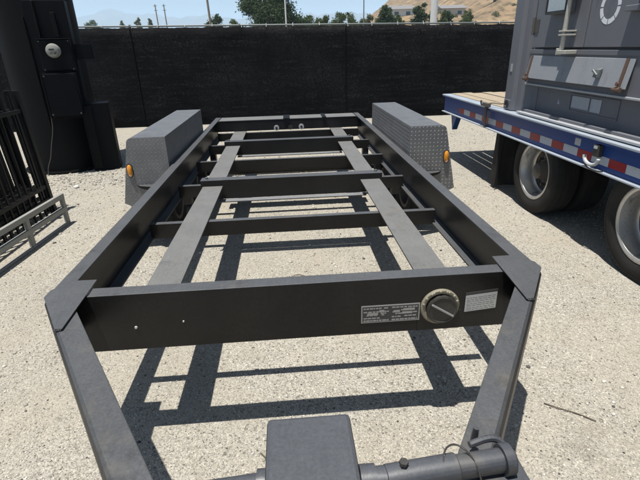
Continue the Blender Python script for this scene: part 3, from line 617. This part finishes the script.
# back board turned towards the yard
ang = R(14)
def bxr(bm, u0, u1, d0, d1, z0, z1):
    # box in the board's frame: u to the right along the board, d outwards from the mast's axis
    cu, su = math.cos(ang), math.sin(ang)
    P = lambda u, d, z: (PX+u*cu+d*su, PY+u*su-d*cu, z)
    prism(bm, [P(u0, d0, z0), P(u1, d0, z0), P(u1, d1, z0), P(u0, d1, z0)], (0, 0, z1-z0))
def bp(nm, a, mat, par, bv=.006):
    bm = bmesh.new(); bxr(bm, *a); return part(nm, bm, mat, par, bevel=bv)
bp('back_board', (-.02, .50, .30, .545, .80, 2.35), 'box', pl)
bp('conduit', (-.06, -.03, .50, .565, .70, 2.15), 'pole', pl)
mb = bp('meter_box', (.08, .48, .546, .68, 1.46, 1.86), 'box', pl, .012)
bp('meter_hood', (.06, .48, .547, .70, 1.862, 1.874), 'pole', mb, .003)
bm = bmesh.new(); cu, su = math.cos(ang), math.sin(ang); D_ = Vector((su, -cu, 0)); c0 = Vector((PX, PY, 0))+Vector((cu, su, 0))*.26+D_*.68+Vector((0, 0, 1.72))
e_ = Vector((cu, su, 0))
def disc(bm, c, d, prof, seg=28):
    rings = []
    for s_, rad in prof: rings.append([bm.verts.new(c+d*s_+(e_*math.cos(q)+Vector((0, 0, 1))*math.sin(q))*rad) for q in [2*math.pi*i/seg for i in range(seg)]])
    for A, C_ in zip(rings, rings[1:]):
        for i in range(seg): bm.faces.new((A[i], A[(i+1) % seg], C_[(i+1) % seg], C_[i]))
disc(bm, c0, D_, [(.0, .092), (.04, .092), (.05, .084), (.11, .076), (.125, .054), (.128, .001)]); me_ = part('meter', bm, 'meter', mb, True)
bm = bmesh.new(); c1 = c0+D_*.129
for u0, u1, z0, z1 in ((-.035, .030, .005, .025), (.022, .05, -.045, -.02), (-.03, .0, -.035, -.028)):
    P = lambda u, z: c1+e_*u+Vector((0, 0, z))
    prism(bm, [P(u0, z0), P(u1, z0), P(u1, z1), P(u0, z1)], D_*.002)
part('meter_dial', bm, 'capblack', mb)
lb = bp('switch_cabinet', (.06, .46, .546, .78, .86, 1.43), 'box', pl, .008)
bp('cabinet_edge', (.040, .058, .546, .785, .84, 1.44), 'pole', lb, .003)
bp('cabinet_latch', (.42, .46, .781, .80, 1.38, 1.42), 'pole', lb, .004)
bp('side_bracket', (.505, .72, .40, .50, 1.60, 1.80), 'box', pl, .004)
bp('bracket_rib', (.723, .735, .38, .52, 1.58, 1.82), 'pole', pl, .003)
bp('junction_cabinet', (.42, .80, .30, .62, .0, 1.0), 'box', pl, .01)
bp('junction_cover', (.46, .56, .622, .66, .05, .96), 'pole', pl, .005)
bp('conduit', (.10, .13, .547, .60, 1.885, 2.34), 'pole', pl, .008)
bp('conduit', (.30, .36, .547, .61, 1.885, 2.20), 'pole', pl, .008)
for u_, z_ in ((.08, 1.40), (.44, .89), (.08, .89)): bp('screw', (u_-.008, u_+.008, .781, .788, z_-.008, z_+.008), 'galv', lb, 0)
for u_, z_ in ((.10, 1.84), (.46, 1.84), (.10, 1.48), (.46, 1.48)): bp('screw', (u_-.007, u_+.007, .681, .688, z_-.007, z_+.007), 'galv', mb, 0)
bm = bmesh.new(); pts = [(PX+.22*math.cos(0)+.02*i, PY-PR-.02-.02*i, .85-.1*i) for i in range(3)]
pts = [(PX+.16, PY-.60, .84), (PX+.14, PY-.59, .66), (PX+.06, PY-.60, .44), (PX+.02, PY-.62, .26), (PX-.05, PY-.64, .12), (PX-.06, PY-.66, .01)]
path(bm, pts, .005, 6); part('ground_wire', bm, 'hub', pl, True)

# ------------------------------------------------------------------ grey tube frame standing on the gravel
fr = thing('tube_frame', 'low grey welded steel tube frame standing upright before black picket panels', 'frame', (-2.43, 2.2, 0))
def fx(yy): return -2.40-(3.1-yy)*.06
def rail(nm, z, h=.052, d=.036):
    bm = bmesh.new(); ya, yb = .40, 3.10
    prism(bm, [(fx(ya), ya, z), (fx(yb), yb, z), (fx(yb)-d, yb, z), (fx(ya)-d, ya, z)], (0, 0, h)); part(nm, bm, 'frame_grey', fr, bevel=.004)
rail('top_rail', .280); rail('middle_rail', .145, .046); rail('bottom_rail', .0, .026)
for yy in (3.075, 2.43, 1.76, 1.08, .44):
    bm = bmesh.new(); a = fx(yy)-.001
    for z0, z1 in ((.0265, .1445), (.1915, .2795)): box(bm, a-.034, a-.002, yy-.026, yy+.026, z0, z1)
    part('post', bm, 'frame_grey', fr)
# black picket panels standing in a row behind it
pk_labels = ['black picket fence panel next to the low grey tube frame, first of its stack', 'second black picket fence panel from the low grey tube frame', 'third black picket fence panel from the low grey tube frame', 'fourth black picket fence panel from the low grey tube frame', 'fifth black picket fence panel from the low grey tube frame', 'rearmost black picket fence panel of the stack beside the tube frame']
for i in range(6):
    x0 = -2.74-.105*i; ye = 3.42+.04*(i % 2)+.02*i; yb = .55; H = 1.30+.03*(i % 2); ln = -.05-.006*i
    pk = thing('picket_panel', pk_labels[i], 'fence panel', (x0, 2, 0), 'black picket panels stacked upright')
    for z in (.16, .30, 1.12):
        bm = bmesh.new(); box(bm, x0-.018+ln*z, x0+.018+ln*z, yb, ye+.05, z, z+.038); part('rail', bm, 'picket', pk, bevel=.003)
    n = int((ye-yb)/.115); bm = bmesh.new(); box(bm, -.0095, .0095, -.0095, .0095, 0, H); 
    me = mesh('picket', bm, 'picket')
    for j in range(n+1): link('picket', me, pk, (x0, ye-.115*j, .004), (0, ln, 0))
    bm = bmesh.new(); prism(bm, [(x0-.028, ye+.02, 0), (x0+.028, ye+.02, 0), (x0+.028, ye+.075, 0), (x0-.028, ye+.075, 0)], (ln*1.3, 0, 1.34)); part('end_post', bm, 'picket', pk)
bm = B(-3.25, -2.78, 3.05, 3.11, 1.345, 1.385); q = link('spacer_bar', mesh('spacer_bar', bm, 'frame_grey')); q['label'] = 'short grey steel bar laid across the tops of the picket panels'; q['category'] = 'bar'

for lb, pts in (('thin bent black wire lying on gravel beside the tongue arm', [(1.18, .02, .006), (1.24, -.03, .010), (1.30, -.06, .006), (1.36, -.12, .008)]), ('short curled dark twig on gravel inside the trailer frame', [(-.06, 1.52, .006), (-.01, 1.56, .012), (.05, 1.54, .006), (.08, 1.49, .006)]), ('thin dry twig on gravel in front of the jack housing', [(-.22, -.14, .004), (-.18, -.19, .012), (-.13, -.18, .008), (-.09, -.22, .005)])):
    bm = bmesh.new(); path(bm, pts, .0028, 6); q = link('wire' if 'wire' in lb else 'twig', mesh('twig', bm, 'bark')); q['label'] = lb; q['category'] = 'wire' if 'wire' in lb else 'twig'
# ------------------------------------------------------------------ privacy fence
fn = thing('privacy_fence', 'tall black woven privacy screen fence on steel posts behind the trailer', 'fence', (0, 9.75, 0))
du = Vector((1, .0, 0)); F0 = Vector((0, 9.75, 0)); fh = lambda q: 2.155-.0145*q; nv = Vector((-du.y, du.x, 0))
bay = 2.43; start = -15.55
sags = random.Random(11)
for k in range(14):
    s0 = start+bay*k; P = F0+du*s0; FH = fh(s0); FH2 = fh(s0+bay)
    bm = bmesh.new(); Pp = P+nv*.045; tube(bm, (Pp.x, Pp.y, 0), (Pp.x, Pp.y, FH+.03), .03, seg=12); part('fence_post', bm, 'galv', fn, True)
    if k == 13: break
    bm = bmesh.new(); a, c = P+du*.01+nv*.03, P+du*(bay-.01)+nv*.03; tube(bm, (a.x, a.y, FH), (c.x, c.y, FH2), .019, seg=12); part('top_rail', bm, 'galv', fn, True)
    bm = bmesh.new(); nx, nz = 48, 12; grid = []; ph = sags.random()*6
    for j in range(nz+1):
        row = []
        for i in range(nx+1):
            u = i/nx; w = j/nz; sag = abs(math.sin(u*math.pi*4+.1))**.6*.022+.012*sags.random()
            z = .01+w*(FH+(FH2-FH)*u-.012-sag*w*w-.01); off = min(1, 8*u, 8*(1-u))*.018*math.sin(u*17+ph+w*2)+min(1, 8*u, 8*(1-u))*.012*math.sin(u*41+w*5+ph)-.03*math.sin(math.pi*w)*math.sin(math.pi*u)
            q = P+du*(u*(bay+.04))+nv*off*(.2+.8*math.sin(math.pi*w)); row.append(bm.verts.new((q.x, q.y, z)))
        grid.append(row)
    for j in range(nz):
        for i in range(nx): bm.faces.new((grid[j][i], grid[j][i+1], grid[j+1][i+1], grid[j+1][i]))
    sc_ = part('screen_panel', bm, 'screen', fn, True)
    md = sc_.modifiers.new('solid', 'SOLIDIFY'); md.thickness = .004
    bm = bmesh.new()
    q = P+du*.0-nv*(.012 if k % 2 else -.02); tube(bm, (q.x, q.y, .02), (q.x, q.y, FH-.05), .012, seg=8); part('seam_batten', bm, 'box', sc_)
    for u in (.02, .25, .5, .75):
        q = P+du*(u*bay); bm = bmesh.new(); tube(bm, (q.x, q.y-.012, FH-.045), (q.x+nv.x*.05, q.y+nv.y*.05, FH+.028), .005, seg=6); part('tie', bm, 'label_white', sc_)

# ------------------------------------------------------------------ trees, poles and houses beyond the fence
def leaves(n, blobs, size, seed):
    g_ = np.random.default_rng(seed); wts = np.array([b[3]*b[4]*b[5] for b in blobs])**.7; idx = g_.choice(len(blobs), n, p=wts/wts.sum())
    bl = np.array(blobs)[idx]; d = g_.normal(size=(n, 3)); d /= np.linalg.norm(d, axis=1)[:, None]; rad = g_.random(n)**.45
    c = bl[:, :3]+d*bl[:, 3:6]*rad[:, None]*(1+.18*g_.normal(size=(n, 1)))
    a = g_.normal(size=(n, 3)); a /= np.linalg.norm(a, axis=1)[:, None]; bvec = np.cross(a, g_.normal(size=(n, 3))); bvec /= np.linalg.norm(bvec, axis=1)[:, None]
    s = size*(.6+.8*g_.random((n, 1))); V = np.stack([c-a*s, c+bvec*s*.5, c+a*s, c-bvec*s*.5], 1).reshape(-1, 3)
    me = bpy.data.meshes.new('crown'); me.vertices.add(len(V)); me.vertices.foreach_set('co', V.ravel()); F = np.arange(len(V))
    me.loops.add(len(F)); me.loops.foreach_set('vertex_index', F); me.polygons.add(n); me.polygons.foreach_set('loop_start', np.arange(0, len(F), 4)); me.update(calc_edges=True); return me
def tree(name, label, x, q, top, width, bottom, leaf, seed, n=2600, size=.16, group=None, cat='tree'):
    n = int(n*3.4); size *= .70
    z0 = max(0, hgt(x, q)) if q > 60 else 0; rr = random.Random(seed)
    t_ = thing(name, label, cat, (x, q, z0), group)
    bm = bmesh.new(); tube(bm, (x, q, z0-.3), (x+.1, q, bottom+.5*(top-bottom)), .05*width+.04, .02*width, 10)
    blobs = []; hgt_ = top-bottom
    for i in range(13):
        a = rr.random()*6.283; f = i/12; rr_ = width*.5*(1-.75*abs(f-.38)**1.5); rad = rr_*rr.uniform(.35, .72)
        cz = bottom+hgt_*(.14+.70*f); cx, cy = x+math.cos(a)*rad, q+math.sin(a)*rad
        bs = width*rr.uniform(.15, .25)*(1.15-.45*f); blobs.append((cx, cy, cz, bs, bs, min(bs*.8, hgt_*.2)))
        if i % 2 == 0: tube(bm, (x, q, bottom+hgt_*.1*f), (cx, cy, cz), .018*width+.01, .008, 6)
    blobs.append((x, q, bottom+hgt_*.45, width*.3, width*.3, hgt_*.34))
    part('trunk', bm, 'bark', t_)
    me = leaves(n, blobs, size, seed); me.materials.append(K[leaf]); link('crown', me, t_); return t_
tree('broadleaf_tree', 'large dense dark green tree rising behind the fence beside a thin pole', -.85, 55, 9.9, 7.8, 1.2, 'leaf_dark', 1, 15000, .17)
tree('small_tree', 'small dark tree beside the leaning wooden pole', -9.5, 70, 6.5, 3.8, 2.0, 'leaf_dark', 2, 2200, .17)
tree('bush', 'olive green bush beside the large dark tree', -5.4, 58, 5.3, 3.0, 1.5, 'leaf_mid', 23, 1500, .15, cat='bush')
for i, (x, tp, w, lb) in enumerate(((3.3, 5.5, 2.9, 'low green bush just past the large dark tree'), (5.1, 5.35, 2.8, 'green bush between two other bushes over the fence'), (7.0, 5.75, 3.0, 'rounded green bush in front of the palm'))):
    tree('bush', lb, x, 60, tp, w, 2.5, 'leaf_mid', 3+i, 1700, .14, 'bushes along the far side of the fence', 'bush')
for i, (x, q, tp, w, lf, lb) in enumerate(((9.2, 63, 5.7, 2.6, 'leaf_mid', 'olive bush at the foot of the palm'), (11.0, 62, 5.6, 2.4, 'leaf_pale', 'pale green bush beside the thin grey pole'), (15.3, 63, 5.6, 2.2, 'leaf_mid', 'low olive bush between two dark upright trees'), (19.3, 61, 5.9, 2.0, 'leaf_dark', 'narrow dark bush touching the thick pale mast'), (22.2, 64, 5.9, 2.2, 'leaf_dark', 'dark bush before the cream house'), (1.9, 62, 5.7, 2.6, 'leaf_mid', 'green bush tucked against the large dark tree'), (26.2, 68, 5.9, 2.0, 'leaf_pale', 'pale scrubby bush on the tan slope past the cream house'))):
    tree('bush', lb, x, q, tp, w, 2.2, lf, 50+i, 1500, .14, 'bushes along the far side of the fence', 'bush')
pm = thing('palm_tree', 'slender palm with feathery top above the bushes', 'palm', (9.6, 70, 0))
bm = bmesh.new(); tube(bm, (9.6, 70, 0), (9.65, 70, 5.9), .14, .10, 10); part('trunk', bm, 'bark', pm)
bm = bmesh.new(); rr = random.Random(4)
for i in range(26):
    a = rr.random()*6.28; l_ = rr.uniform(.8, 1.3); d = Vector((math.cos(a), math.sin(a), 0)); up0 = rr.uniform(-.1, .9); c = Vector((9.65, 70, 5.9)); prev = c; sd = Vector((-d.y, d.x, 0))
    for k in range(1, 6):
        f = k/5; nx_ = c+d*l_*f+Vector((0, 0, up0*f-1.0*f*f*l_*.7)); w0, w1 = .12*(1-(k-1)/5)+.02, .12*(1-f)+.02
        bm.faces.new([bm.verts.new(prev-sd*w0), bm.verts.new(prev+sd*w0), bm.verts.new(nx_+sd*w1), bm.verts.new(nx_-sd*w1)]); prev = nx_
part('fronds', bm, 'leaf_mid', pm)
tree('broadleaf_tree', 'medium dark green tree standing before the pale house', 13.0, 60, 6.6, 3.4, 1.8, 'leaf_dark', 7, 3800, .15)
tree('broadleaf_tree', 'dark green upright tree close beside the thick pale mast', 17.4, 60, 6.9, 2.5, 1.8, 'leaf_dark', 8, 3200, .15)
tree('bush', 'round olive bush between the pale mast and cream house', 21.0, 62, 6.0, 1.6, 2.5, 'leaf_mid', 9, 1300, .13, cat='bush')
tree('bush', 'small round green bush at foot of the dry hillside', 23.4, 60, 5.6, 1.8, 3.0, 'leaf_mid', 10, 1400, .12, cat='bush')
tree('broadleaf_tree', 'spreading dark tree on the dry hillside crest', 52.0, 118, 17.0, 7.0, 12.4, 'leaf_dark', 12, 2500, .3)
for i, (x, w, tp, lf, lb) in enumerate(((-55.8, 5.5, 11.4, 'leaf_mid', 'wide low tree crown showing next to the black mast'), (-42.2, 2.6, 11.9, 'leaf_pale', 'small pale tree crown left of the twin distant poles'), (-38.8, 2.4, 11.5, 'leaf_pale', 'small pale round crown close to the twin distant poles'), (-47.0, 2.4, 11.2, 'leaf_pale', 'tiny pale tree crown over the fence near the mast'))):
    tree('far_tree', lb, x, 150, tp, w, 5.0, lf, 30+i, 900, .28, 'distant trees over the fence')
g_ = random.Random(21); bl = []
while len(bl) < 170:
    x, q = g_.uniform(12, 110), g_.uniform(84, 150); b_ = g_.uniform(.25, .9); bl.append((x, q, hgt(x, q)+b_*.3, b_, b_, b_*.6))
me = leaves(16000, bl, .16, 77); me.materials.append(K['leaf_pale']); q = link('hill_scrub', me); q['kind'] = 'stuff'; q['label'] = 'dry scrub dotting the tan hillside beyond the fence'; q['category'] = 'scrub'
def post(name, label, x, q, h, r0, r1, mat, lean=0., arms=(), z0=0):
    t_ = thing(name, label, 'pole', (x, q, z0)); bm = bmesh.new(); tube(bm, (x, q, z0-.2), (x+lean, q, h), r0, r1, 14); part('shaft', bm, mat, t_, True)
    for z, l_ in arms:
        f = z/h; bm = bmesh.new(); box(bm, x+lean*f-l_, x+lean*f+l_, q-.06, q+.06, z-.07, z+.07); part('crossarm', bm, mat, t_)
post('utility_pole', 'leaning wooden utility pole beside a small dark tree', -8.45, 60, 11, .15, .12, 'polewood', -.35, ((10.2, 1.2),))
post('light_pole', 'thin pale pole in front of the large dark tree', .40, 40, 9, .075, .05, 'concrete')
post('light_pole', 'thin grey pole above the bushes near the palm', 7.75, 45, 8, .06, .045, 'galv')
mp_ = post('steel_mast', 'thick pale steel mast rising behind the fence', 9.8, 30, 12, .24, .20, 'concrete')
post('transmission_pole', 'distant slim pole with crossarms, farther from the leaning wooden pole', -36.3, 150, 14.4, .22, .15, 'polewood', -.3, ((14.0, .5), (12.8, .5)))
post('transmission_pole', 'distant slim pole with crossarms, closer to the leaning wooden pole', -33.8, 150, 14.4, .22, .15, 'polewood', -.3, ((14.0, .5), (12.8, .5)))
def house(label, x, q, w, d, h, rh, wall, rooftop, lift=0.):
    z0 = hgt(x, q)+lift; t_ = thing('house', label, 'house', (x, q, z0)); part('wall', B(x-w/2, x+w/2, q-d/2, q+d/2, z0-2, z0+h), wall, t_)
    bm = bmesh.new(); e = .5; prism(bm, [(x-w/2-e, q-d/2-e, z0+h), (x-w/2-e, q+d/2+e, z0+h), (x-w/2-e, q+.0, z0+h+rh)], (w+2*e, 0, 0)); part('roof', bm, rooftop, t_)
    for i in range(2):
        xx = x-w*.25+w*.5*i; wn = part('window', B(xx-.6, xx+.6, q-d/2-.05, q-d/2-.005, z0+h*.35, z0+h*.8), 'wall2', t_); part('pane', B(xx-.5, xx+.5, q-d/2-.07, q-d/2-.0505, z0+h*.4, z0+h*.76), 'pane', wn)
house('pale grey house on the slope beside a medium dark tree', 28.6, 118, 5.5, 6, 2.2, 1.0, 'wall2', 'roof', -1.2)
house('cream house with grey roof beside the thick pale mast', 40.3, 116, 5.4, 6, 2.1, .9, 'wall', 'roof', -1.4)

# ------------------------------------------------------------------ haze
m = bpy.data.materials.new('haze'); m.use_nodes = True; t = m.node_tree; t.nodes.remove(t.nodes['Principled BSDF'])
pv = t.nodes.new('ShaderNodeVolumePrincipled'); pv.inputs['Color'].default_value = (.58, .78, 1, 1); pv.inputs['Density'].default_value = .00030; pv.inputs['Anisotropy'].default_value = .0
t.links.new(pv.outputs[0], t.nodes['Material Output'].inputs['Volume']); K['haze'] = m
o = link('haze', mesh('haze', B(-6300, 6300, -6300, 6300, -1.5, 345), 'haze')); o['kind'] = 'stuff'; o['label'] = 'thin pale summer haze over the whole valley'; o['category'] = 'haze'
